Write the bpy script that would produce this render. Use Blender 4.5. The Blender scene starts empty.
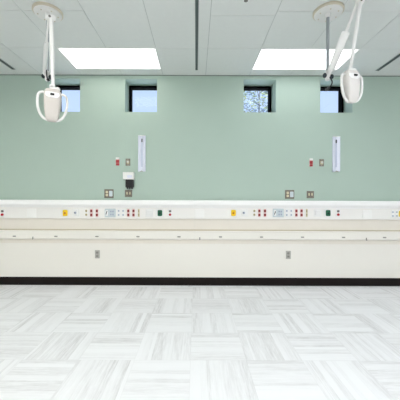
import bpy, bmesh, math, random
from mathutils import Vector, Matrix
random.seed(7)
PI = math.pi
S = bpy.context.scene
C = S.collection

# ------------------------------------------------------------------ camera maths
F, VX, VY, ROLL = 276.0, 196.0, 197.0, 0.0036
CAMZ = 1.32
DW = 4.157            # green wall
CZ = 3.154            # ceiling height
XL, XR, YB = -4.8, 4.8, -3.5
def P(px, py, d):
    """place in the room seen at pixel (px,py) at distance d from the camera plane"""
    dx, dy = px - VX, py - VY
    x, y = dx + ROLL * dy, dy - ROLL * dx
    return Vector((x * d / F, d, CAMZ - y * d / F))

# ------------------------------------------------------------------ materials
def lin(c):
    return tuple(((v / 255 / 12.92) if v / 255 <= .04045 else ((v / 255 + .055) / 1.055) ** 2.4) for v in c) + (1,)
def mat(name, rgb, rough=.5, var=.04, scale=6, metal=0, bump=0, bscale=60, spec=.5):
    m = bpy.data.materials.new(name); m.use_nodes = True
    nt = m.node_tree; b = nt.nodes['Principled BSDF']
    b.inputs['Roughness'].default_value = rough; b.inputs['Metallic'].default_value = metal
    b.inputs['Specular IOR Level'].default_value = spec
    tc = nt.nodes.new('ShaderNodeTexCoord'); n = nt.nodes.new('ShaderNodeTexNoise')
    n.inputs['Scale'].default_value = scale; n.inputs['Detail'].default_value = 3
    nt.links.new(tc.outputs['Object'], n.inputs['Vector'])
    mx = nt.nodes.new('ShaderNodeMix'); mx.data_type = 'RGBA'
    a = lin(rgb); mx.inputs[6].default_value = tuple(v * (1 - var) for v in a[:3]) + (1,)
    mx.inputs[7].default_value = tuple(min(1, v * (1 + var)) for v in a[:3]) + (1,)
    nt.links.new(n.outputs['Fac'], mx.inputs[0]); nt.links.new(mx.outputs[2], b.inputs['Base Color'])
    if bump:
        n2 = nt.nodes.new('ShaderNodeTexNoise'); n2.inputs['Scale'].default_value = bscale
        nt.links.new(tc.outputs['Object'], n2.inputs['Vector'])
        bp = nt.nodes.new('ShaderNodeBump'); bp.inputs['Strength'].default_value = bump; bp.inputs['Distance'].default_value = .002
        nt.links.new(n2.outputs['Fac'], bp.inputs['Height']); nt.links.new(bp.outputs[0], b.inputs['Normal'])
    return m
def emit(name, rgb, strength):
    m = bpy.data.materials.new(name); m.use_nodes = True
    nt = m.node_tree; b = nt.nodes['Principled BSDF']
    b.inputs['Base Color'].default_value = (.9, .9, .9, 1)
    b.inputs['Emission Color'].default_value = lin(rgb); b.inputs['Emission Strength'].default_value = strength
    return m

M = {}
M['green'] = mat('sage_wall_paint', (176, 196, 184), .55, .015, 3, bump=.05, bscale=250)
M['pale_wall'] = mat('pale_wall_paint', (226, 226, 224), .6, .01, 3)
M['tile'] = mat('ceiling_tile', (222, 226, 224), .9, .02, 20, bump=.3, bscale=180)
M['gap'] = mat('ceiling_grid', (172, 178, 177), .7)
M['white_trim'] = mat('white_trim', (248, 248, 247), .4, .01)
M['cream'] = mat('cream_laminate', (240, 237, 229), .45, .012, 2)
M['raceway'] = mat('raceway_enamel', (241, 239, 235), .45, .012, 4)
M['joint'] = mat('joint_enamel', (244, 243, 240), .45, .01)
M['coolgrey'] = mat('cool_grey_strip', (198, 205, 224), .45, .01)
M['mutedred'] = mat('muted_red_plastic', (172, 52, 58), .5)
M['recess'] = mat('recess_laminate', (235, 229, 218), .5, .012, 4)
M['tan'] = mat('shade_strip', (204, 194, 172), .6, .02)  # tan painted in for the shadow band above the lower rail
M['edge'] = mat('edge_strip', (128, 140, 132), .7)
M['base'] = mat('dark_vinyl', (20, 13, 11), .6, .08, spec=.2)
M['slot'] = mat('dark_slot', (70, 82, 82), .6)
M['flange'] = mat('flange', (196, 202, 200), .5)
M['black'] = mat('black_plastic', (16, 17, 19), .45)
M['frame'] = mat('black_window_frame', (2, 3, 4), .8, spec=.04)
M['steel'] = mat('brushed_steel', (128, 122, 112), .42, .08, 40, metal=.55)
M['greyplate'] = mat('grey_plate', (178, 176, 168), .5)
M['white'] = mat('white_plastic', (238, 238, 236), .4, .01)
M['coolwhite'] = mat('cool_white_enamel', (226, 230, 244), .35, .01)
M['offwhite'] = mat('lamp_enamel', (228, 228, 226), .35, .01)
M['shell_shaded'] = mat('lamp_head_shell_shaded', (200, 194, 188), .4, .01)  # left head of the same lamp, toned darker for its dimmer light
M['shell_lit'] = mat('lamp_head_shell_lit', (216, 212, 208), .4, .01)  # right head, same shell made paler where more light falls
M['beige'] = mat('beige_enamel', (206, 198, 180), .45)
M['ivory'] = mat('ivory_plastic', (212, 202, 170), .5)
M['ivory_d'] = mat('ivory_receptacle', (188, 176, 138), .5)
M['red'] = mat('red_plastic', (176, 24, 36), .45)
M['darkred'] = mat('dark_red_receptacle', (140, 14, 22), .45)
M['pink'] = mat('pale_pink_plate', (226, 190, 186), .5)
M['yellow'] = mat('yellow_plastic', (244, 204, 14), .45)
M['orange'] = mat('amber_socket', (230, 160, 10), .45)
M['greenp'] = mat('green_plastic', (6, 92, 62), .45)
M['greend'] = mat('dark_green_socket', (4, 60, 42), .45)
M['bluegrey'] = mat('blue_grey_plate', (202, 212, 216), .45)
M['bluedot'] = mat('blue_grey_port', (168, 178, 196), .5)
M['midgrey'] = mat('mid_grey_plastic', (150, 148, 142), .5)
M['greydot'] = mat('grey_cap', (112, 110, 108), .5)
M['darkmetal'] = mat('dark_metal', (38, 46, 50), .4, metal=.4)
M['polegrey'] = mat('grey_pole', (160, 166, 170), .35, metal=.4)
M['bark'] = mat('bark', (110, 112, 112), .9)
M['leaf'] = mat('pale_leaf', (140, 150, 112), .8, .2, 2)
M['leaf2'] = mat('blue_leaf', (118, 132, 150), .8, .2, 2)
M['ground'] = mat('outside_ground', (225, 228, 222), .95)  # out of view, kept near-white to throw sunlight up into the window recesses
M['light'] = emit('light_diffuser', (255, 252, 246), 2.7)
M['light_cool'] = emit('light_diffuser_cool', (250, 252, 255), 2.7)
M['light_rear'] = emit('added_fill_diffuser_rear', (253, 252, 246), 12.5)  # strong diffusers for panels added behind the camera to light the room
M['light_back'] = emit('added_fill_diffuser_back', (253, 252, 246), 20.0)
M['light_cool_rear'] = emit('added_fill_diffuser_cool_rear', (248, 250, 255), 12.5)
M['light_cool_back'] = emit('added_fill_diffuser_cool_back', (248, 250, 255), 20.0)

def glass():
    m = bpy.data.materials.new('window_glass'); m.use_nodes = True
    nt = m.node_tree; nt.nodes.remove(nt.nodes['Principled BSDF'])
    out = nt.nodes['Material Output']
    t = nt.nodes.new('ShaderNodeBsdfTransparent'); t.inputs[0].default_value = (.97, .98, 1, 1)
    g = nt.nodes.new('ShaderNodeBsdfGlossy'); g.inputs['Roughness'].default_value = .02
    fr = nt.nodes.new('ShaderNodeFresnel'); fr.inputs[0].default_value = 1.25
    mx = nt.nodes.new('ShaderNodeMixShader')
    nt.links.new(fr.outputs[0], mx.inputs[0]); nt.links.new(t.outputs[0], mx.inputs[1]); nt.links.new(g.outputs[0], mx.inputs[2])
    nt.links.new(mx.outputs[0], out.inputs[0])
    return m
M['glass'] = glass()

def floor_mat():
    m = bpy.data.materials.new('streaked_carpet_tile'); m.use_nodes = True
    nt = m.node_tree; L = nt.links; b = nt.nodes['Principled BSDF']
    b.inputs['Roughness'].default_value = .85; b.inputs['Specular IOR Level'].default_value = .25
    def N(t): return nt.nodes.new(t)
    def math_(op, a, c=None):
        n = N('ShaderNodeMath'); n.operation = op
        for i, v in enumerate((a, c)):
            if v is None: continue
            if isinstance(v, (int, float)): n.inputs[i].default_value = v
            else: L.new(v, n.inputs[i])
        return n.outputs[0]
    tc = N('ShaderNodeTexCoord'); sp = N('ShaderNodeSeparateXYZ'); L.new(tc.outputs['Object'], sp.inputs[0])
    T = .4525
    u = math_('DIVIDE', math_('ADD', sp.outputs[0], .040), T)
    v = math_('DIVIDE', math_('SUBTRACT', sp.outputs[1], 2.232), T)
    iu, iv = math_('FLOOR', u), math_('FLOOR', v)
    fu, fv = math_('SUBTRACT', u, iu), math_('SUBTRACT', v, iv)
    par = math_('ABSOLUTE', math_('MODULO', math_('ADD', iu, iv), 2))      # 1: streaks run away from camera
    inv = math_('SUBTRACT', 1, par)
    across = math_('ADD', math_('MULTIPLY', fu, par), math_('MULTIPLY', fv, inv))
    along = math_('ADD', math_('MULTIPLY', fv, par), math_('MULTIPLY', fu, inv))
    cid = N('ShaderNodeCombineXYZ'); L.new(iu, cid.inputs[0]); L.new(iv, cid.inputs[1])
    wn = N('ShaderNodeTexWhiteNoise'); wn.noise_dimensions = '2D'; L.new(cid.outputs[0], wn.inputs['Vector'])
    rnd = math_('MULTIPLY', wn.outputs['Value'], 57.0)
    # broad strips of random width
    st = N('ShaderNodeCombineXYZ')
    L.new(math_('MULTIPLY', across, 5.0), st.inputs[0]); L.new(rnd, st.inputs[1])
    vo = N('ShaderNodeTexVoronoi'); vo.voronoi_dimensions = '2D'; vo.inputs['Scale'].default_value = 1
    st2 = N('ShaderNodeCombineXYZ'); L.new(math_('ADD', math_('MULTIPLY', across, 9.0), rnd), st2.inputs[0]); L.new(math_('MULTIPLY', iv, 13.0), st2.inputs[1])
    L.new(st2.outputs[0], vo.inputs['Vector'])
    sv = N('ShaderNodeSeparateColor'); L.new(vo.outputs['Color'], sv.inputs[0])
    strip = sv.outputs[0]
    # fine grain along the streaks
    gv = N('ShaderNodeCombineXYZ')
    L.new(math_('ADD', math_('MULTIPLY', across, 30.0), rnd), gv.inputs[0]); L.new(math_('MULTIPLY', along, 2.2), gv.inputs[1]); L.new(rnd, gv.inputs[2])
    g = N('ShaderNodeTexNoise'); g.inputs['Scale'].default_value = 1; g.inputs['Detail'].default_value = 4; g.inputs['Roughness'].default_value = .65
    L.new(gv.outputs[0], g.inputs['Vector'])
    gr = N('ShaderNodeMapRange'); gr.inputs[1].default_value = .38; gr.inputs[2].default_value = .66
    L.new(g.outputs['Fac'], gr.inputs[0])
    # mottling
    mv = N('ShaderNodeCombineXYZ')
    L.new(math_('MULTIPLY', across, 22.0), mv.inputs[0]); L.new(math_('MULTIPLY', along, 11.0), mv.inputs[1]); L.new(rnd, mv.inputs[2])
    mo = N('ShaderNodeTexNoise'); mo.inputs['Scale'].default_value = 1; mo.inputs['Detail'].default_value = 3
    L.new(mv.outputs[0], mo.inputs['Vector'])
    amount = math_('MULTIPLY', math_('POWER', strip, 1.5), math_('ADD', math_('MULTIPLY', gr.outputs[0], .75), math_('MULTIPLY', mo.outputs['Fac'], .45)))
    # tile seam
    eu = math_('ABSOLUTE', math_('SUBTRACT', fu, .5)); ev = math_('ABSOLUTE', math_('SUBTRACT', fv, .5))
    seam = math_('GREATER_THAN', math_('MAXIMUM', eu, ev), .494)
    amount = math_('ADD', amount, math_('MULTIPLY', seam, .18))
    amount = math_('ADD', amount, math_('MULTIPLY', wn.outputs['Value'], .06))
    cr = N('ShaderNodeValToRGB')
    cr.color_ramp.elements[0].color = lin((237, 238, 240)); cr.color_ramp.elements[1].color = lin((208, 208, 209))
    L.new(amount, cr.inputs[0]); L.new(cr.outputs[0], b.inputs['Base Color'])
    bp = N('ShaderNodeBump'); bp.inputs['Strength'].default_value = .15; bp.inputs['Distance'].default_value = .003
    L.new(mo.outputs['Fac'], bp.inputs['Height']); L.new(bp.outputs[0], b.inputs['Normal'])
    return m
M['floor'] = floor_mat()

# ------------------------------------------------------------------ mesh helpers
ROOT = {}
def base_of(o):
    while o is not None and o.parent is not None: o = o.parent
    return o
def obj(name, bm, m, parent=None, smooth=False, world=False, label=None, origin=None):
    """link a bmesh as ONE object. world=True: vertices are in room coordinates"""
    if world:
        off = Vector((0, 0, 0))
        if parent is not None: off = base_of(parent).location
        elif origin is not None: off = Vector(origin)
        bmesh.ops.translate(bm, verts=bm.verts, vec=-off)
    bmesh.ops.recalc_face_normals(bm, faces=bm.faces)
    me = bpy.data.meshes.new(name); bm.to_mesh(me); bm.free()
    for p in me.polygons: p.use_smooth = smooth
    o = bpy.data.objects.new(name, me); C.objects.link(o)
    me.materials.append(m)
    if parent is not None: o.parent = parent
    elif origin is not None: o.location = origin
    if smooth:
        e = o.modifiers.new('edge', 'EDGE_SPLIT'); e.split_angle = math.radians(40)
    if label: o['label'] = label
    return o
def tag(o, label, cat, group=None):
    o['label'] = label; o['category'] = cat
    if group: o['group'] = group
    return o
def struct(o): o['kind'] = 'structure'; return o
def thing(name, label, cat, loc, group=None):
    o = bpy.data.objects.new(name, None); C.objects.link(o)
    o.location = loc; o.empty_display_size = .05
    return tag(o, label, cat, group)
def box(bm, x0, x1, y0, y1, z0, z1):
    vs = [bm.verts.new((x, y, z)) for x in (x0, x1) for y in (y0, y1) for z in (z0, z1)]
    for f in ((0, 1, 3, 2), (4, 6, 7, 5), (0, 4, 5, 1), (2, 3, 7, 6), (0, 2, 6, 4), (1, 5, 7, 3)):
        bm.faces.new([vs[i] for i in f])
def B(*a):
    bm = bmesh.new(); box(bm, *a); return bm
def loft(bm, rings, close=True, caps=True):
    rows = [[bm.verts.new(p) for p in r] for r in rings]
    n = len(rows[0])
    for a, b in zip(rows, rows[1:]):
        for i in range(n if close else n - 1):
            j = (i + 1) % n
            bm.faces.new((a[i], a[j], b[j], b[i]))
    if caps:
        bm.faces.new(rows[0][::-1]); bm.faces.new(rows[-1])
def rrect(w, h, r, k=4):
    r = min(r, w / 2 - 1e-5, h / 2 - 1e-5); pts = []
    for cx, cy, a0 in ((w/2-r, h/2-r, 0), (-w/2+r, h/2-r, PI/2), (-w/2+r, -h/2+r, PI), (w/2-r, -h/2+r, 1.5*PI)):
        for i in range(k + 1):
            a = a0 + i * PI / 2 / k
            pts.append((cx + r * math.cos(a), cy + r * math.sin(a)))
    return pts
def rbox(bm, cx, cz, w, h, y0, y1, r=.004, bev=.002):
    """rounded plate facing the room: back at y0, front at y1 (y1 < y0)"""
    s = -1 if y1 < y0 else 1
    bev = min(bev, abs(y1 - y0) * .6, w * .25, h * .25)
    rings = []
    for y, ins in ((y0, 0), (y1 - s * bev, 0), (y1, bev)):
        rings.append([(cx + x, y, cz + z) for x, z in rrect(w - 2 * ins, h - 2 * ins, max(r - ins, .0006))])
    loft(bm, rings)
def RB(*a, **k):
    bm = bmesh.new(); rbox(bm, *a, **k); return bm
def disc_y(bm, cx, cz, rad, y0, y1, n=20, bev=.15):
    s = -1 if y1 < y0 else 1
    rings = []
    for y, f in ((y0, 1), (y1 - s * abs(y1 - y0) * .3, 1), (y1, 1 - bev)):
        rings.append([(cx + rad * f * math.cos(2*PI*i/n), y, cz + rad * f * math.sin(2*PI*i/n)) for i in range(n)])
    loft(bm, rings)
def DY(*a, **k):
    bm = bmesh.new(); disc_y(bm, *a, **k); return bm
def lathe(bm, c, prof, n=32):
    """prof: (radius, z) pairs about the vertical through c"""
    loft(bm, [[(c[0] + r * math.cos(2*PI*i/n), c[1] + r * math.sin(2*PI*i/n), z) for i in range(n)] for r, z in prof])
def frame_of(t, up):
    t = t.normalized(); s = t.cross(up)
    if s.length < 1e-4: s = t.cross(Vector((1, 0, 0)))
    s.normalize(); return s, s.cross(t).normalized()
def tube(bm, pts, rad, n=12, up=Vector((0, 1, 0)), flat=1.0):
    """sweep an ellipse (rad along the side axis, rad*flat along the other) on pts"""
    pts = [Vector(p) for p in pts]; rings = []
    if not isinstance(rad, (list, tuple)): rad = [rad] * len(pts)
    for i, p in enumerate(pts):
        t = (pts[min(i + 1, len(pts) - 1)] - pts[max(i - 1, 0)])
        s, q = frame_of(t, up)
        rings.append([p + s * rad[i] * math.cos(2*PI*k/n) + q * rad[i] * flat * math.sin(2*PI*k/n) for k in range(n)])
    loft(bm, rings)
def TB(*a, **k):
    bm = bmesh.new(); tube(bm, *a, **k); return bm
def sphere(bm, c, r, sx=1, sy=1, sz=1, seg=16):
    m = Matrix.Translation(c) @ Matrix.Diagonal((sx, sy, sz, 1))
    bmesh.ops.create_uvsphere(bm, u_segments=seg, v_segments=seg // 2 + 2, radius=r, matrix=m)
def prism_x(bm, prof, x0, x1):
    loft(bm, [[(x0, y, z) for y, z in prof], [(x1, y, z) for y, z in prof]])
def spline(pts, n=8):
    pts = [Vector(p) for p in pts]; out = []
    q = [pts[0] * 2 - pts[1]] + pts + [pts[-1] * 2 - pts[-2]]
    for i in range(1, len(q) - 2):
        for k in range(n):
            t = k / n; a, b, c, d = q[i-1], q[i], q[i+1], q[i+2]
            out.append(.5 * ((2*b) + (c-a)*t + (2*a-5*b+4*c-d)*t*t + (3*b-a-3*c+d)*t**3))
    out.append(pts[-1]); return out

# ------------------------------------------------------------------ room shell
bm = bmesh.new(); box(bm, XL, XR, YB, DW + .37, -.1, 0)
struct(obj('floor', bm, M['floor']))['label'] = 'pale streaked carpet tile floor laid quarter-turn'

WIN = [(48.0, 80.0), (125.0, 157.0), (243.7, 276.0), (320.3, 352.6)]
wx = [(P(a, 95, DW).x, P(b, 95, DW).x) for a, b in WIN]
WZT, WZB = P(196, 79.3, DW).z, P(196, 112.2, DW).z
bm = bmesh.new()
xs = [XL] + [v for p in wx for v in p] + [XR]; zs = [0, WZB, WZT, CZ + .1]
YR = DW + .37
def quad(bm, pts): bm.faces.new([bm.verts.new(p) for p in pts])
for i in range(len(xs) - 1):
    for j in range(3):
        if j == 1 and i % 2 == 1:
            a, b = xs[i], xs[i + 1]
            quad(bm, ((a, DW, WZB), (a, YR, WZB), (a, YR, WZT), (a, DW, WZT)))
            quad(bm, ((b, DW, WZB), (b, YR, WZB), (b, YR, WZT), (b, DW, WZT)))
            quad(bm, ((a, DW, WZT), (a, YR, WZT), (b, YR, WZT), (b, DW, WZT)))
            quad(bm, ((a, DW, WZB), (a, YR, WZB), (b, YR, WZB), (b, DW, WZB)))
            continue
        for y in (DW, YR):
            quad(bm, ((xs[i], y, zs[j]), (xs[i+1], y, zs[j]), (xs[i+1], y, zs[j+1]), (xs[i], y, zs[j+1])))
bmesh.ops.remove_doubles(bm, verts=bm.verts, dist=1e-5)
struct(obj('wall_back', bm, M['green']))['label'] = 'sage green painted wall with four small square windows'
struct(obj('wall_left', B(XL - .15, XL, YB, YR, 0, CZ + .1), M['pale_wall']))
struct(obj('wall_right', B(XR, XR + .15, YB, YR, 0, CZ + .1), M['pale_wall']))
struct(obj('wall_front', B(XL, XR, YB - .15, YB, 0, CZ + .1), M['pale_wall']))

names = ['leftmost small square window behind the left exam lamp', 'second small square window from the left showing plain sky',
         'third small square window from the left with pale foliage outside', 'rightmost small square window beside the right exam lamp']
for i, (a, b) in enumerate(wx):
    r = bpy.data.objects.new('window_%d' % (i + 1), None); C.objects.link(r); struct(r)
    r['label'] = names[i]; r.location = ((a + b) / 2, DW + .25, WZB)
    bm = bmesh.new(); y0, y1, t = DW + .245, DW + .365, .030
    e = .004
    box(bm, a + e, a + t, y0, y1, WZB + e, WZT - e); box(bm, b - t, b - e, y0, y1, WZB + e, WZT - e)
    box(bm, a + t, b - t, y0, y1, WZT - t, WZT - e); box(bm, a + t, b - t, y0, y1, WZB + e, WZB + t)
    obj('window_frame', bm, M['frame'], r, world=True)
    obj('window_pane', B(a + t, b - t, y1 - .014, y1 - .008, WZB + t, WZT - t), M['glass'], r, world=True)

# ceiling: lay-in tiles over a grid, with openings for the light fittings
k = .99
xc = [-1.727, -1.116, -.503, .139, .795, 1.405, 2.022]
left = []; v = xc[0]
while v > XL: v -= .611; left.append(max(v, XL))
right = []; v = xc[-1]
while v < XR: v += .611; right.append(min(v, XR))
cx = left[::-1] + xc + right
R1, R2 = 3.405, 3.965
LIGHT_X = [(xc[0], xc[2]), (xc[4], xc[6]), (-4.171, -2.949), (3.244, 4.466)]
LIGHT_Y = [(R1, R2), (.65, 1.21), (-1.75, -1.19)]  # only the first row is in view; the others hold added fill panels
LIGHTS = [(i, j) for i in range(4) for j in range(3) if i < 2 or j > 0]
bm = bmesh.new()
box(bm, XL, XR, YB, YR, CZ + .09, CZ + .14)
g = .0028
def in_light(x, y):
    return any(LIGHT_X[i][0] < x < LIGHT_X[i][1] and LIGHT_Y[j][0] - .001 < y < LIGHT_Y[j][1] + .001 for i, j in LIGHTS)
for i in range(len(cx) - 1):
    x0, x1 = cx[i], cx[i + 1]; xm = (x0 + x1) / 2
    if x1 - x0 < .02: continue
    lit = any(l0 < xm < l1 for l0, l1 in LIGHT_X[:2]); lit2 = any(l0 < xm < l1 for l0, l1 in LIGHT_X)
    if x1 <= xc[0] + .01: rows = [DW, R1, 2.725, 2.115]
    elif x1 <= xc[1] + .01: rows = [DW, R2, R1, 2.725, 2.115]
    elif x1 <= xc[2] + .01: rows = [DW, R2, R1, 2.185]
    elif x1 <= xc[3] + .01: rows = [DW, R1, 2.185]
    elif x1 <= xc[4] + .01: rows = [DW, R1, 2.785, 2.175]
    elif lit: rows = [DW, R2, R1, 2.725, 2.115]
    else: rows = [DW, R1, 2.725, 2.115]
    rows += [1.82, 1.21, .65, .04, -.57, -1.19, -1.75, -2.36, -2.97, YB] if lit2 else [1.505, .895, .285, -.325, -.935, -1.545, -2.155, -2.765, YB]
    for a, b in zip(rows, rows[1:]):
        if in_light(xm, (a + b) / 2): continue
        ga = g if a != DW else 0
        box(bm, x0 + g, x1 - g, b + g, a - ga, CZ, CZ + .012)
struct(obj('ceiling', bm, M['tile']))['label'] = 'white lay-in tile ceiling'
bm = bmesh.new()
for x in cx:
    box(bm, x - .012, x + .012, YB, DW, CZ + .004, CZ + .011)
ys = [4.15, R2, R1, 2.725, 2.785, 2.185, 2.175, 2.115, 1.82, 1.505, 1.21, .895, .65, .285, .04, -.325, -.57, -.935, -1.19, -1.545, -1.75, -2.155, -2.36, -2.765, -2.97]
for y in ys:
    for i in range(len(cx) - 1):
        if in_light((cx[i] + cx[i+1]) / 2, y): continue
        box(bm, cx[i] + .012, cx[i+1] - .012, y - .012, y + .012, CZ + .004, CZ + .0105)
struct(obj('trim_1', bm, M['gap']))['label'] = 'thin grey grid lines between the ceiling tiles'

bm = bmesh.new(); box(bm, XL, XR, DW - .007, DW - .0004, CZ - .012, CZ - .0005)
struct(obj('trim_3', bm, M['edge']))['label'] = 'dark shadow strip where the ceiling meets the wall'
# light fittings: the pair near the wall, plus unseen panels added as fill
plab = {(0, 0): 'large bright recessed ceiling light panel on the left near the wall', (1, 0): 'large bright recessed ceiling light panel on the right near the wall',
        (0, 1): 'added unseen ceiling fill light panel on the left behind the viewer', (1, 1): 'added unseen ceiling fill light panel on the right behind the viewer',
        (0, 2): 'added unseen ceiling fill light panel at the left rear of the room', (1, 2): 'added unseen ceiling fill light panel at the right rear of the room'}
plab.update({(2, 1): 'added unseen ceiling fill light panel at the far left behind the viewer', (3, 1): 'added unseen ceiling fill light panel at the far right behind the viewer',
             (2, 2): 'added unseen ceiling fill light panel in the rear left corner', (3, 2): 'added unseen ceiling fill light panel in the rear right corner'})
for i, (x0, x1) in enumerate(LIGHT_X):
    for j, (y0, y1) in enumerate(LIGHT_Y):
        if (i, j) not in LIGHTS: continue
        t = thing('ceiling_light', plab[(i, j)], 'ceiling light', ((x0 + x1) / 2, (y0 + y1) / 2, CZ), 'recessed ceiling light panels')
        bm = bmesh.new(); w = .014; e = .001
        box(bm, x0 + e, x0 + w, y0 + e, y1 - e, CZ - .002, CZ + .05); box(bm, x1 - w, x1 - e, y0 + e, y1 - e, CZ - .002, CZ + .05)
        box(bm, x0 + w, x1 - w, y0 + e, y0 + w, CZ - .002, CZ + .05); box(bm, x0 + w, x1 - w, y1 - w, y1 - e, CZ - .002, CZ + .05)
        obj('frame', bm, M['white_trim'], t, world=True)
        obj('diffuser', B(x0 + w, x1 - w, y0 + w, y1 - w, CZ + .004, CZ + .014), M[('light' if i in (0, 2) else 'light_cool') + ('', '_rear', '_back')[j]], t, world=True)

# slot tracks
for X, lab in ((-2.635, 'dark slot track in the ceiling at the left edge of the view'), (.002, 'dark slot track in the ceiling at the centre between the two light panels'),
               (2.605, 'dark slot track in the ceiling at the right edge of the view')):
    t = thing('ceiling_track', lab, 'ceiling track', (X, 2.6, CZ), 'slot tracks in the ceiling')
    w = .0155 if abs(X) < 1 else .026
    bm = bmesh.new()
    for s in (-1, 1): box(bm, min(X + s*w, X + s*(w + .007)), max(X + s*w, X + s*(w + .007)), 1.3, 3.985, CZ - .006, CZ)
    obj('flange', bm, M['flange'], t, world=True)
    obj('slot', B(X - w, X + w, 1.3, 3.985, CZ - .003, CZ), M['slot'], t, world=True)

# sprinkler
c = P(246, -3.2, 2.53); c.z = CZ
t = thing('sprinkler_head', 'small grey sprinkler head in the ceiling at the top of the view', 'sprinkler', c)
bm = bmesh.new(); lathe(bm, c, [(.036, CZ), (.036, CZ - .003), (.022, CZ - .009), (.0, CZ - .009001)], 24); obj('escutcheon', bm, M['flange'], t, True, True)
bm = bmesh.new(); lathe(bm, c, [(.009, CZ - .008), (.009, CZ - .03), (.018, CZ - .032), (.018, CZ - .035), (.002, CZ - .036)], 16); obj('deflector', bm, M['greydot'], t, True, True)

# ------------------------------------------------------------------ lower wall: cream panel, dark base
DP, DB = DW - .022, DW - .034
zt = lambda py, d: P(196, py, d).z
o = struct(obj('trim_2', B(XL, XR, DP, DW - .0005, .0, zt(243.6, DP)), M['cream'])); o['label'] = 'plain cream wall panel below the service rails'
bm = bmesh.new(); zb = zt(277.6, DB)
prism_x(bm, [(DP - .0005, 0), (DB - .010, 0), (DB - .004, .006), (DB, .014), (DB, zb - .004), (DB + .004, zb), (DP - .0005, zb)], XL, XR)
o = struct(obj('baseboard_back', bm, M['base'])); o['label'] = 'dark brown vinyl baseboard'

# ------------------------------------------------------------------ headwall service units
DT, DR, DC, DL = DW - .105, DW - .062, DW - .020, DW - .072     # bumper, raceway, recess, lower rail
jx = [P(v, 213, DR).x for v in (26.8, 194.8, 362.4)]
segs = [(XL, jx[0]), (jx[0], jx[1]), (jx[1], jx[2]), (jx[2], XR)]
ulab = ['cream service rail unit at the far left end with one red call switch', 'cream service rail unit left of centre, below the black holder box',
        'cream service rail unit right of centre, below the right white channel', 'cream service rail unit at the far right end of the wall']
DOTS = [14.5, 56, 97, 138, 179, 220.5, 261.5, 302.5, 343.5, 384.5]
TICK = [33, 199.8, 366.3]
for i, (x0, x1) in enumerate(segs):
    z0 = zt(243.6, DC)
    t = thing('headwall_unit', ulab[i], 'medical headwall', ((x0 + x1) / 2, DW, z0), 'wall service rail units')
    e = .0004
    a, b = x0 + e, x1 - e
    zt0, zt1, zt2 = zt(200.4, DT), zt(205.9, DT), zt(208.0, DR)
    bm = bmesh.new(); h = zt0 - zt1
    prism_x(bm, [(DW - e, zt0), (DT + .012, zt0), (DT + .004, zt0 - h*.1), (DT, zt0 - h*.3), (DT, zt1 + h*.25), (DT + .006, zt1 + .004), (DT + .02, zt1), (DR - .004, zt2), (DW - e, zt2)], a, b)
    obj('bumper_rail', bm, M['white_trim'], t, world=True)
    zr1 = zt(219, DR)
    bm = bmesh.new()
    prism_x(bm, [(DW - e, zt2), (DR, zt2), (DR, zr1 + .004), (DR + .004, zr1), (DW - e, zr1)], a, b)
    rw = obj('raceway', bm, M['raceway'], t, world=True)
    zc1 = zt(229.4, DC)
    obj('recessed_panel', B(a, b, DC, DW - e, zc1, zr1), M['recess'], t, world=True)
    zl0, zl1 = zt(231.1, DL), zt(240.0, DL)
    obj('shade_strip', B(a, b, DC - .006, DW - e, zl0 , zc1), M['tan'], t, world=True, label='tan strip coloured as the shade above the lower rail')
    bm = bmesh.new()
    prism_x(bm, [(DW - e, zl0), (DL + .006, zl0), (DL, zl0 - .006), (DL, zl1 + .02), (DL + .008, zl1 + .006), (DL + .02, zl1), (DW - e, zl1)], a, b)
    lr = obj('equipment_rail', bm, M['cream'], t, world=True)
    zs0 = z0
    obj('shade_strip', B(a, b, DC - .008, DW - e, zs0, zl1), M['recess'], t, world=True, label='beige strip coloured as the shade below the lower rail')  # filler strip, its beige stands in for shadow under the rail
    for q in DOTS:
        p = P(q, 236, DL); p.z = zt(236.8, DL)
        if a < p.x < b:
            obj('fastener_cap', RB(p.x, p.z, .048, .018, DL + .002, DL - .009, r=.008, bev=.003), M['midgrey'], lr, world=True)
    for q in TICK:
        p = P(q, 238, DL); p.z = zt(238.3, DL)
        if a < p.x < b:
            bm = bmesh.new(); rbox(bm, p.x, p.z, .011, .034, DL + .002, DL - .006, r=.004); rbox(bm, p.x, p.z - .016, .014, .012, DL + .002, DL - .016, r=.005)
            obj('hook', bm, M['greydot'], lr, world=True)
    if i > 0:
        pc = (zt(209.2, DR) + zt(218, DR)) / 2
        obj('joint_cover', RB(x0 + .072, pc, .134, zt(209.2, DR) - zt(218, DR), DR + .001, DR - .004, r=.003), M['joint'], rw, world=True)

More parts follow.
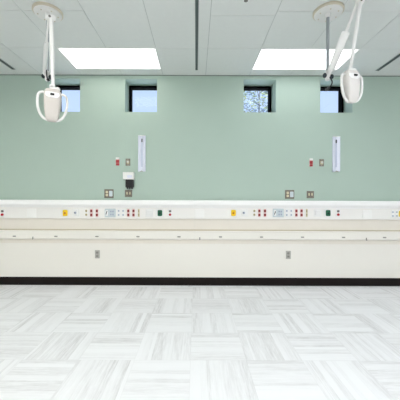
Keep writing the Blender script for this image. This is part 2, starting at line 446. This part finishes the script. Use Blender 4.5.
# ------------------------------------------------------------------ service outlets on the raceway
px = DR / F
def spot(x, y, d): return P(x, y, d)
def gas(name, label, x, y, face, sock, wpx, hpx, group, plate=True):
    p = spot(x, y, DR - .0002); t = thing(name, label, 'outlet', p, group)
    if plate: obj('cover_plate', RB(0, 0, (wpx + 3.5) * px, (hpx + 2) * px, 0, -.004, r=.006), M['white'], t)
    f = obj('faceplate', RB(0, 0, wpx * px, hpx * px, -.003 if plate else 0, -.016, r=.016, bev=.004), M[face], t)
    s = DY(0, -.002, .018, -.015, -.022); obj('socket', s, M[sock], t, True)
    obj('socket_hole', DY(0, -.002, .007, -.0215, -.0225), M['black'], t) if sock != 'bluedot' else obj('socket_hole', DY(-.008, 0, .006, -.0215, -.0225), M['greydot'], t)
def duplex(name, label, x, y, plate, rec, w, h, rr, group, dz=2.75):
    p = spot(x, y, DR - .0002); t = thing(name, label, 'outlet', p, group)
    obj('cover_plate', RB(0, 0, w * px, h * px, 0, -.006, r=.005), M[plate], t)
    for s in (1, -1):
        r = obj('receptacle', RB(0, s * dz * px, rr * px, 2.3 * px, -.005, -.011, r=.012, bev=.003), M[rec], t)
        bm = bmesh.new()
        for q in (-1, 1): box(bm, q*.007 - .0015, q*.007 + .0015, -.0118, -.0105, s*dz*px - .005, s*dz*px + .006)
        obj('slots', bm, M['black'], r)
def module(dx, where, y0, first=True):
    W = where
    gas('gas_outlet', 'yellow square outlet on the %s service rail' % W, 65.5 + dx, 212.9 + (.9 if dx > 300 else 0), 'yellow', 'orange', 4.7, 6.2, 'yellow outlets')
    if not first: return
    gas('gas_outlet', 'white square outlet just right of the yellow one on the %s service rail' % W, 75.7 + dx, 212.6, 'white', 'bluedot', 4.6, 6.0, 'white square outlets')
    duplex('power_outlet', 'narrow ivory outlet left of the first red pair on the %s service rail' % W, 86.4 + dx, 212.8, 'pink' if 0 else 'raceway', 'ivory_d', 2.6, 8, 2.0, 'ivory outlets', 1.9)
    for n, x in (('leftmost of four on', 91.4), ('second from left of four on', 97.0), ('third from left of four on', 128.4), ('rightmost of four on', 133.6)):
        duplex('power_outlet', 'red duplex power outlet, %s the %s service rail' % (n, W), x + dx, 212.9, 'pink', 'darkred', 2.5, 8.0, 2.2, 'red duplex power outlets', 2.0)
    # blue-grey control plate
    p = spot(110.3 + dx, 212.9, DR - .0002)
    t = thing('control_plate', 'pale blue-grey control plate with a small dark lever on the %s service rail' % W, 'control plate', p, 'blue-grey control plates')
    obj('cover_plate', RB(0, 0, 11 * px, 8.6 * px, 0, -.006, r=.006), M['bluegrey'], t)
    obj('lever', TB([(-.060, -.012, -.024), (-.052, -.02, .0), (-.045, -.014, .026)], [.004, .006, .005]), M['darkmetal'], t, True)
    obj('lever_seat', RB(-.052, 0, .035, .085, -.005, -.011, r=.008), M['white'], t)
    obj('button_panel', RB(.028, 0, .072, .095, -.005, -.010, r=.006), M['bluegrey'], t)
    for q in (-1, 1):
        for s in (-1, 1): obj('button', RB(.028 + q*.016, s*.022, .02, .024, -.009, -.014, r=.004), M['bluedot'], t)
    # white four-port plate
    p = spot(121 + dx, 212.9, DR - .0002)
    t = thing('data_outlet', 'white four-port outlet plate right of the control plate on the %s service rail' % W, 'outlet', p, 'white four-port plates')
    obj('cover_plate', RB(0, 0, 8.2 * px, 8.6 * px, 0, -.006, r=.006), M['white'], t)
    for q in (-1, 1):
        for s in (-1, 1): obj('port', RB(q*.033, s*.03, .022, .024, -.005, -.009, r=.004), M['bluedot'], t)
    duplex('power_outlet', 'narrow ivory outlet right of the second red pair on the %s service rail' % W, 138.8 + dx, 212.9, 'ivory', 'ivory_d', 1.6, 8, 1.3, 'ivory outlets', 1.9)
    p = spot(149.6 + dx, 212.9, DR - .0002)
    t = thing('blank_plate', 'plain white blank plate left of the green outlet on the %s service rail' % W, 'wall plate', p, 'blank white plates')
    obj('cover_plate', RB(0, 0, 7.2 * px, 7.6 * px, 0, -.006, r=.006), M['white'], t)
    obj('raised_panel', RB(0, .004, 5.6 * px, 5 * px, -.005, -.018, r=.008, bev=.005), M['white'], t)
    gas('gas_outlet', 'dark green square outlet on the %s service rail' % W, 160 + dx, 213, 'greenp', 'greend', 4.6, 6.0, 'green outlets')
    call(dx, W)
def call(dx, W):
    p = spot(170.1 + dx, 212.9, DR - .0002)
    t = thing('call_switch', 'red button call switch with a grey top on the %s service rail' % W, 'call switch', p, 'red call switches')
    obj('cover_plate', RB(0, 0, 4.6 * px, 8.4 * px, 0, -.005, r=.006), M['white'], t)
    obj('indicator', RB(0, .026, 2.4 * px, 2 * px, -.004, -.012, r=.01), M['greydot'], t)
    obj('button', DY(0, -.025, 1.25 * px, -.004, -.02), M['red'], t, True)
    obj('button_stem', RB(0, .002, .008, .022, -.004, -.008, r=.003), M['pink'], t)
call(-167.4, 'far left')
module(0, 'left', 0)
module(167.9, 'right', 0)
module(335.4, 'far right', 0, first=False)
for n, q in (('left', 392.7), ('right', 396.6)):
    p = spot(q, 214, DR - .0002)
    t = thing('data_outlet', 'narrow white outlet at the far right rail end, %s one of a pair' % n, 'outlet', p, 'narrow white outlets at the far right')
    obj('cover_plate', RB(0, 0, 3.6 * px, 8 * px, 0, -.006, r=.005), M['white'], t)
    for s in (-1, 1): obj('port', RB(0, s*.028, .022, .024, -.005, -.009, r=.004), M['bluedot'], t)

# ------------------------------------------------------------------ low duplex outlets on the cream panel
for q, py, lab in ((97.4, 254.2, 'grey duplex wall outlet low on the left of the cream panel'), (288.3, 254.8, 'grey duplex wall outlet low on the right of the cream panel')):
    p = P(q, py, DP - .0003); t = thing('wall_outlet', lab, 'outlet', p, 'grey low wall outlets')
    obj('cover_plate', RB(0, 0, .072, .122, 0, -.006, r=.006), M['greyplate'], t)
    for s in (-1, 1):
        r = obj('receptacle', RB(0, s*.026, .036, .034, -.005, -.009, r=.012), M['midgrey'], t)
        bm = bmesh.new()
        for u in (-1, 1): box(bm, u*.007 - .0015, u*.007 + .0015, -.0096, -.0085, s*.026 - .005, s*.026 + .006)
        obj('slots', bm, M['black'], r)
    obj('screw', DY(0, 0, .004, -.005, -.008, 10), M['steel'], t)

# ------------------------------------------------------------------ fittings on the green wall
DG = DW - .0003; gpx = DW / F
def wall_thing(name, lab, cat, x, y, group=None): return thing(name, lab, cat, P(x, y, DG), group)
def ws(name, lab, x, y, w):
    t = wall_thing('wall_switch', lab, 'switch', x, y, 'red wall switches')
    obj('cover_plate', RB(0, 0, w * gpx, 8 * gpx, 0, -.006, r=.005), M['pink'], t, label='pale pink plate')
    obj('label_tab', RB(0, 3.2 * gpx, w * gpx * .98, 1.9 * gpx, -.005, -.012, r=.003), M['white'], t, label='white tab')
    obj('rocker', RB(0, .1 * gpx, (w - .5) * gpx, 3.1 * gpx, -.005, -.014, r=.004), M['mutedred'], t)
    obj('rocker', RB(0, -2.8 * gpx, (w - .5) * gpx, 2.2 * gpx, -.005, -.012, r=.004), M['mutedred'], t)
ws('wall_switch', 'red and white wall switch left of the left steel switch plate', 117.7, 161.6, 3.7)
ws('wall_switch', 'small red and white wall switch on the right half of the wall', 311.0, 162.6, 3.4)
for q, py, lab in ((128.0, 162.2, 'single steel plate with a white button above the black holder box'), (321.5, 162.8, 'single steel plate with a white button left of the right white wall channel')):
    t = wall_thing('wall_switch', lab, 'switch', q, py, 'single steel switch plates')
    obj('cover_plate', RB(0, 0, 4.7 * gpx, 7.2 * gpx, 0, -.006, r=.004), M['steel'], t)
    obj('toggle_surround', RB(0, 0, 2.6 * gpx, 3.2 * gpx, -.005, -.012, r=.006), M['ivory'], t)
    obj('toggle', RB(0, .3 * gpx, 1.7 * gpx, 1.9 * gpx, -.011, -.026, r=.006, bev=.004), M['white'], t)
    for s in (-1, 1): obj('screw', DY(0, s * 2.8 * gpx, .0045, -.005, -.008, 10), M['ivory'], t)
for q, py, lab in ((109.0, 193.6, 'double steel wall plate lower left of the black holder box'), (289.6, 194.4, 'double steel wall plate on the right wall, left of its square neighbour')):
    t = wall_thing('wall_outlet', lab, 'outlet', q, py, 'double steel outlet plates')
    obj('cover_plate', RB(0, 0, 9.2 * gpx, 8.8 * gpx, 0, -.006, r=.004), M['steel'], t)
    obj('insert', RB(2 * gpx, 0, 3.4 * gpx, 5.6 * gpx, -.005, -.012, r=.006), M['bluegrey'], t, label='pale blue-grey rocker')
    for s in (-1, 1): obj('receptacle', RB(-2 * gpx, s * 1.5 * gpx, 2.4 * gpx, 2.4 * gpx, -.005, -.011, r=.012), M['ivory'], t)
for q, py, lab in ((128.6, 193.4, 'square steel wall plate with two small ivory jacks under the black holder box'), (310.3, 194.6, 'square steel wall plate with two small ivory jacks, right of the double plate')):
    t = wall_thing('wall_outlet', lab, 'outlet', q, py, 'square steel jack plates')
    obj('cover_plate', RB(0, 0, 7.2 * gpx, 7.2 * gpx, 0, -.006, r=.004), M['steel'], t)
    for s in (-1, 1): obj('jack', RB(s * 1.45 * gpx, .2 * gpx, 1.3 * gpx, 2.6 * gpx, -.005, -.011, r=.005), M['ivory'], t)
    for s in (-1, 1): obj('jack_surround', RB(s * 1.5 * gpx, 0, 2.3 * gpx, 5 * gpx, -.005, -.008, r=.005), M['steel'], t)

# white wall box with a black holder
t = wall_thing('wall_holder', 'white wall box with a black holder hanging under it', 'holder', 129.3, 176)
obj('white_box', RB(0, 0, 10.8 * gpx, 7.2 * gpx, 0, -.07, r=.008, bev=.006), M['white'], t)
obj('front_plate', RB(.02, -.012, .07, .04, -.069, -.073, r=.004), M['coolwhite'], t)
obj('black_body', RB(.012, -7.6 * gpx, 7.6 * gpx, 8.2 * gpx, 0, -.055, r=.014, bev=.008), M['black'], t)
for q in (-.032, .002, .036):
    obj('black_prong', RB(.012 + q, -12.0 * gpx, .02, .03, -.01, -.04, r=.006), M['black'], t)

# white vertical channels
for x0, x1, y0, y1, lab in ((138.4, 145.7, 136, 171.6, 'tall narrow white wall channel left of centre, above the black holder box'),
                            (332.2, 339.4, 137, 171.8, 'tall narrow white wall channel on the right half of the wall')):
    xm, ym = (x0 + x1) / 2, (y0 + y1) / 2
    t = wall_thing('wall_channel', lab, 'wall channel', xm, ym, 'white wall channels')
    w, h = (x1 - x0) * gpx, (y1 - y0) * gpx
    bm = bmesh.new(); n = h / 2
    prof = [(-w/2, 0), (-w/2, -.026), (-w/2 + .012, -.03), (-w*.12, -.012), (0, -.009), (w*.12, -.012), (w/2 - .012, -.03), (w/2, -.026), (w/2, 0)]
    # body with a chevron-cut foot
    top = [(x, y, n) for x, y in prof]
    bot = [(x, y, -n + .02 * (1 - abs(x) / (w/2))) for x, y in prof]
    loft(bm, [top, bot])
    obj('channel', bm, M['coolwhite'], t)
    obj('center_strip', B(-w*.10, w*.10, -.014, -.008, -n + .07, n - .10), M['coolgrey'], t, label='pale grey strip down the middle')
    obj('slot', RB(0, n - .07, .018, .055, -.008, -.017, r=.008), M['darkmetal'], t, label='short dark slot near the top')
    obj('end_cap', B(-w/2, w/2, -.031, 0, n, n + .004), M['white'], t)
    bm = bmesh.new()
    loft(bm, [[(-w*.28, -.034, -n - .006), (0, -.034, -n + .014), (w*.28, -.034, -n - .006), (0, -.034, -n - .001)],
              [(-w*.28, -.002, -n - .006), (0, -.002, -n + .014), (w*.28, -.002, -n - .006), (0, -.002, -n - .001)]])
    obj('foot_clip', bm, M['greyplate'], t)

# ------------------------------------------------------------------ exam lamps
def lamp(label, disc, dd, rim, pole_bot, apex, arm2_top, head_top, ang, hs, sleeve, tilt, arm0, cable, rod, spread, shell):
    c = P(disc[0], disc[1], dd); c = Vector((c.x, dd, CZ))
    t = thing('exam_lamp', label, 'exam lamp', c, 'ceiling mounted exam lamps')
    bm = bmesh.new()
    lathe(bm, c, [(rim, CZ), (rim, CZ - .018), (rim - .006, CZ - .024), (rim - .02, CZ - .0245)], 48)
    pl = obj('ceiling_plate', bm, M['beige'], t, True, True)
    bm = bmesh.new()
    lathe(bm, c, [(rim - .012, CZ - .024), (rim - .016, CZ - .034), (rim - .03, CZ - .04), (.02, CZ - .041)], 48)
    obj('cover_disc', bm, M['offwhite'], pl, True, True)
    for q in range(6):
        a = q * PI / 3 + .3; v = c + Vector((math.cos(a) * rim * .66, math.sin(a) * rim * .66, 0))
        bm = bmesh.new(); lathe(bm, v, [(.007, CZ - .04), (.007, CZ - .044), (.003, CZ - .0455)], 10)
        obj('screw', bm, M['beige'], pl, True, True)
    pb = pole_bot
    ptop = Vector((pb.x, pb.y, CZ - .038))
    bm = bmesh.new(); lathe(bm, ptop, [(.026, CZ - .04), (.026, CZ - .06), (.016, CZ - .075)], 20); obj('pole_collar', bm, M['offwhite'], t, True, True)
    obj('pole', TB([ptop, pb + Vector((0, 0, -.01))], .0145, up=Vector((1, 0, 0))), M['polegrey'], t, True, True, label='grey metal pole')
    # joint with dark clamps
    bm = bmesh.new(); lathe(bm, pb, [(.02, pb.z + .05), (.024, pb.z + .045), (.024, pb.z - .03), (.018, pb.z - .045)], 20)
    j = obj('swivel_joint', bm, M['offwhite'], t, True, True)
    for s, dz in ((-1, .0), (1, -.012)):
        bm = bmesh.new(); sphere(bm, pb + Vector((s * .034, -.012, dz)), .019, 1, 1, 1.25); obj('clamp_knob', bm, M['darkmetal'], j, True, True)
    bm = bmesh.new(); tube(bm, spline([pb + Vector(v) for v in cable]), [.006]*((len(cable)-1)*8 - 5) + [.013]*6); obj('cable', bm, M['black'], j, True, True)
    # spring arm
    d = apex - pb; L = d.length; u = d / L
    p0 = arm0
    obj('arm_bracket', TB([pb + Vector((0, 0, -.005)), p0, p0 + (apex - p0) * .03], [.016, .015, .012]), M['offwhite'], t, True, True)
    obj('spring_arm', TB([p0, apex], [rod * 1.1, rod]), M['offwhite'], t, True, True)
    s0, s1, wid, flat = sleeve
    q = [p0 + (apex - p0) * v for v in (s0, s0 + .02, s1 - .02, s1)]
    obj('spring_cover', TB(q, [wid * .62, wid * .85, wid, wid * .8], up=Vector((0, 1, 0)), flat=flat, n=16), M['offwhite'], t, True, True)
    # elbow
    bm = bmesh.new(); tube(bm, [apex + (apex - arm2_top).normalized() * .02 if (apex - arm2_top).length > .001 else apex + Vector((-.02, 0, 0)), arm2_top + Vector((.02, 0, 0))], .021, up=Vector((0, 0, 1)), n=18)
    el = obj('elbow_joint', bm, M['offwhite'], t, True, True)
    for o_ in (.0, ):
        obj('pivot_cap', DY(arm2_top.x, arm2_top.z, .009, arm2_top.y - .018, arm2_top.y - .026, 14), M['greydot'], el, True, True)
    # drop arm
    ht = head_top
    obj('drop_arm', TB([arm2_top, arm2_top.lerp(ht, .5), ht], [.0155, .0165, .013]), M['offwhite'], t, True, True)
    # head
    R = Matrix.Translation(ht) @ Matrix.Rotation(ang, 4, 'Z') @ Matrix.Rotation(tilt, 4, 'Y') @ Matrix.Scale(hs, 4)
    def put(name, bm, m, par, sm=True, lab=None):
        bmesh.ops.transform(bm, matrix=R, verts=bm.verts); return obj(name, bm, M[m], par, sm, True, label=lab)
    bm = bmesh.new()
    tube(bm, [(0, 0, .02), (0, 0, -.035)], .014); tube(bm, [(-.026, 0, -.02), (.036, 0, -.02)], .016, up=Vector((0, 0, 1)))
    sphere(bm, Vector((.036, 0, -.018)), .019); sphere(bm, Vector((-.016, -.01, .0)), .013)
    yk = put('head_yoke', bm, 'offwhite', t)
    # shell: rounded tapering paddle
    rings = []
    for z, hw, hd in ((-.022, .036, .014), (-.028, .048, .026), (-.050, .0615, .036), (-.085, .065, .041), (-.14, .064, .043), (-.20, .059, .042), (-.25, .052, .037), (-.280, .045, .030), (-.294, .034, .020)):
        rings.append([(x, y, z) for x, y in rrect(hw * 2, hd * 2, hd * .45, 5)])
    bm = bmesh.new(); loft(bm, rings); hd_ = put('lamp_head', bm, shell, t)
    # front cap with a dark sensor
    rings = []
    for z, hw, yy in ((-.056, .050, -.0335), (-.064, .056, -.041), (-.085, .057, -.0455), (-.100, .046, -.0455), (-.106, .030, -.043)):
        rings.append([(-hw, yy + .012, z), (-hw * .9, yy, z), (0, yy - .003, z), (hw * .9, yy, z), (hw, yy + .012, z)])
    bm = bmesh.new(); loft(bm, rings); put('front_cap', bm, 'white', hd_, lab='white cap at the top of the head')
    bm = bmesh.new(); tube(bm, [(-.014, -.050, -.080), (.014, -.050, -.080)], .009, up=Vector((0, 0, 1))); put('sensor', bm, 'black', hd_, lab='dark oval sensor window')
    for s in (-1, 1):
        pts = spline([(s*.050, 0, -.062), (s*.085, -.004, -.060), (s*.108, -.008, -.078), (s*.116, -.010, -.12), (s*.112, -.010, -.18), (s*.096, -.008, -.235), (s*.068, -.004, -.272), (s*.034, 0, -.286)], 6)
        pts = [Vector((p.x * spread, p.y, p.z)) for p in pts]
        bm = bmesh.new(); tube(bm, pts, .0105, n=12); put('handle', bm, 'offwhite', t)
    return t

lamp('white articulated exam lamp hanging at the left, before the leftmost window', (48.0, 11.2), 2.735, .138, P(47.6, 76.5, 2.70),
     P(48.6, 17.8, 2.22), P(51.0, 17.8, 2.19), P(53.2, 86.6, 2.25), .40, .97, (.06, .60, .0135, 1.6), .03, P(44.0, 73, 2.66),
     [(.0, -.02, .05), (.012, -.04, .02), (.02, -.045, -.03), (.034, -.04, -.06)], .0085, .96, 'shell_shaded')
lamp('white articulated exam lamp hanging at the right, before the rightmost window', (328.2, 11.5), 2.715, .142, P(327.6, 76.0, 2.70),
     P(358.2, 1.5, 2.36), P(360.3, 1.5, 2.33), P(350.6, 68, 2.58), .27, 1.10, (.06, .62, .038, .55), -.03, P(329.0, 75, 2.68),
     [(.012, -.02, -.02), (.03, -.03, -.07), (.012, -.03, -.115), (-.03, -.03, -.15)], .0135, .92, 'shell_lit')

# ------------------------------------------------------------------ outside
struct(obj('ground', B(-14, 16, YR + .2, 24, -.12, -.02), M['ground']))['label'] = 'unseen ground outside, whitened to bounce light into the windows'
tc = Vector((2.75, 12.0, 0))
t = thing('tree', 'pale leafy tree outside the third window from the left', 'tree', (tc.x, tc.y, -.02))
bm = bmesh.new(); tube(bm, [tc + Vector((0, 0, -.02)), tc + Vector((.05, 0, 2)), tc + Vector((-.05, 0, 4)), tc + Vector((0, 0, 6.2))], [.14, .1, .05, .01], up=Vector((0, 1, 0)))
for q in range(9):
    a = q * 2.4; z = 3.6 + q * .28
    tube(bm, [tc + Vector((0, 0, z)), tc + Vector((math.cos(a) * .5, math.sin(a) * .5, z + .35)), tc + Vector((math.cos(a) * .95, math.sin(a) * .9, z + .55))], [.02, .012, .005], n=6)
obj('trunk', bm, M['bark'], t, True, True)
for nm, m, cnt, zlo, zhi in (('foliage', 'leaf', 520, 3.8, 6.0), ('foliage', 'leaf2', 620, 4.2, 6.9)):
    bm = bmesh.new()
    for q in range(cnt):
        while True:
            v = Vector((random.uniform(-1.05, 1.05), random.uniform(-1, 1), random.uniform(zlo, zhi)))
            f = 1 - ((v.z - 5) / 2) ** 2
            if f > 0 and (v.x ** 2 + v.y ** 2) < 1.1 * f: break
        sx = random.uniform(.05, .11)
        R = Matrix.Translation(tc + v) @ Matrix.Rotation(random.uniform(0, 6.28), 4, 'Z') @ Matrix.Rotation(random.uniform(-1.2, 1.2), 4, 'X')
        vs = [bm.verts.new(R @ Vector(p)) for p in ((-sx, 0, 0), (0, sx * .5, .01), (sx, 0, 0), (0, -sx * .5, .01))]
        bm.faces.new(vs)
    obj(nm, bm, M[m], t, False, True)

# ------------------------------------------------------------------ sky
sun = bpy.data.lights.new('sun', 'SUN'); sun.energy = 11.0; sun.angle = .01
so = bpy.data.objects.new('sun', sun); C.objects.link(so); so.rotation_euler = (math.radians(52), 0, math.radians(15)); so.location = (0, -6, 12)
w = bpy.data.worlds.new('sky'); S.world = w; w.use_nodes = True
nt = w.node_tree; bg = nt.nodes['Background']
tcw = nt.nodes.new('ShaderNodeTexCoord'); sp = nt.nodes.new('ShaderNodeSeparateXYZ'); cr = nt.nodes.new('ShaderNodeValToRGB')
nt.links.new(tcw.outputs['Generated'], sp.inputs[0]); nt.links.new(sp.outputs[2], cr.inputs[0])
cr.color_ramp.elements[0].color = lin((214, 232, 255)); cr.color_ramp.elements[1].color = lin((178, 212, 255)); cr.color_ramp.elements[1].position = .8
nt.links.new(cr.outputs[0], bg.inputs[0]); mr = nt.nodes.new('ShaderNodeMapRange'); mr.inputs[1].default_value = .45; mr.inputs[2].default_value = .7; mr.inputs[3].default_value = 1.1; mr.inputs[4].default_value = 3.0
nt.links.new(sp.outputs[2], mr.inputs[0]); nt.links.new(mr.outputs[0], bg.inputs[1])

# ------------------------------------------------------------------ camera
cam = bpy.data.cameras.new('camera'); co = bpy.data.objects.new('camera', cam); C.objects.link(co)
cam.sensor_width = 36; cam.lens = F / 400 * 36; cam.shift_x = (200 - VX) / 400; cam.shift_y = -(200 - VY) / 400
cam.clip_start = .05
co.matrix_world = Matrix.Translation((0, 0, CAMZ)) @ Matrix.Rotation(PI / 2, 4, 'X') @ Matrix.Rotation(ROLL, 4, 'Z')
S.camera = co
S.view_settings.view_transform = 'Standard'
S.view_settings.look = 'None'
S.view_settings.exposure = 0
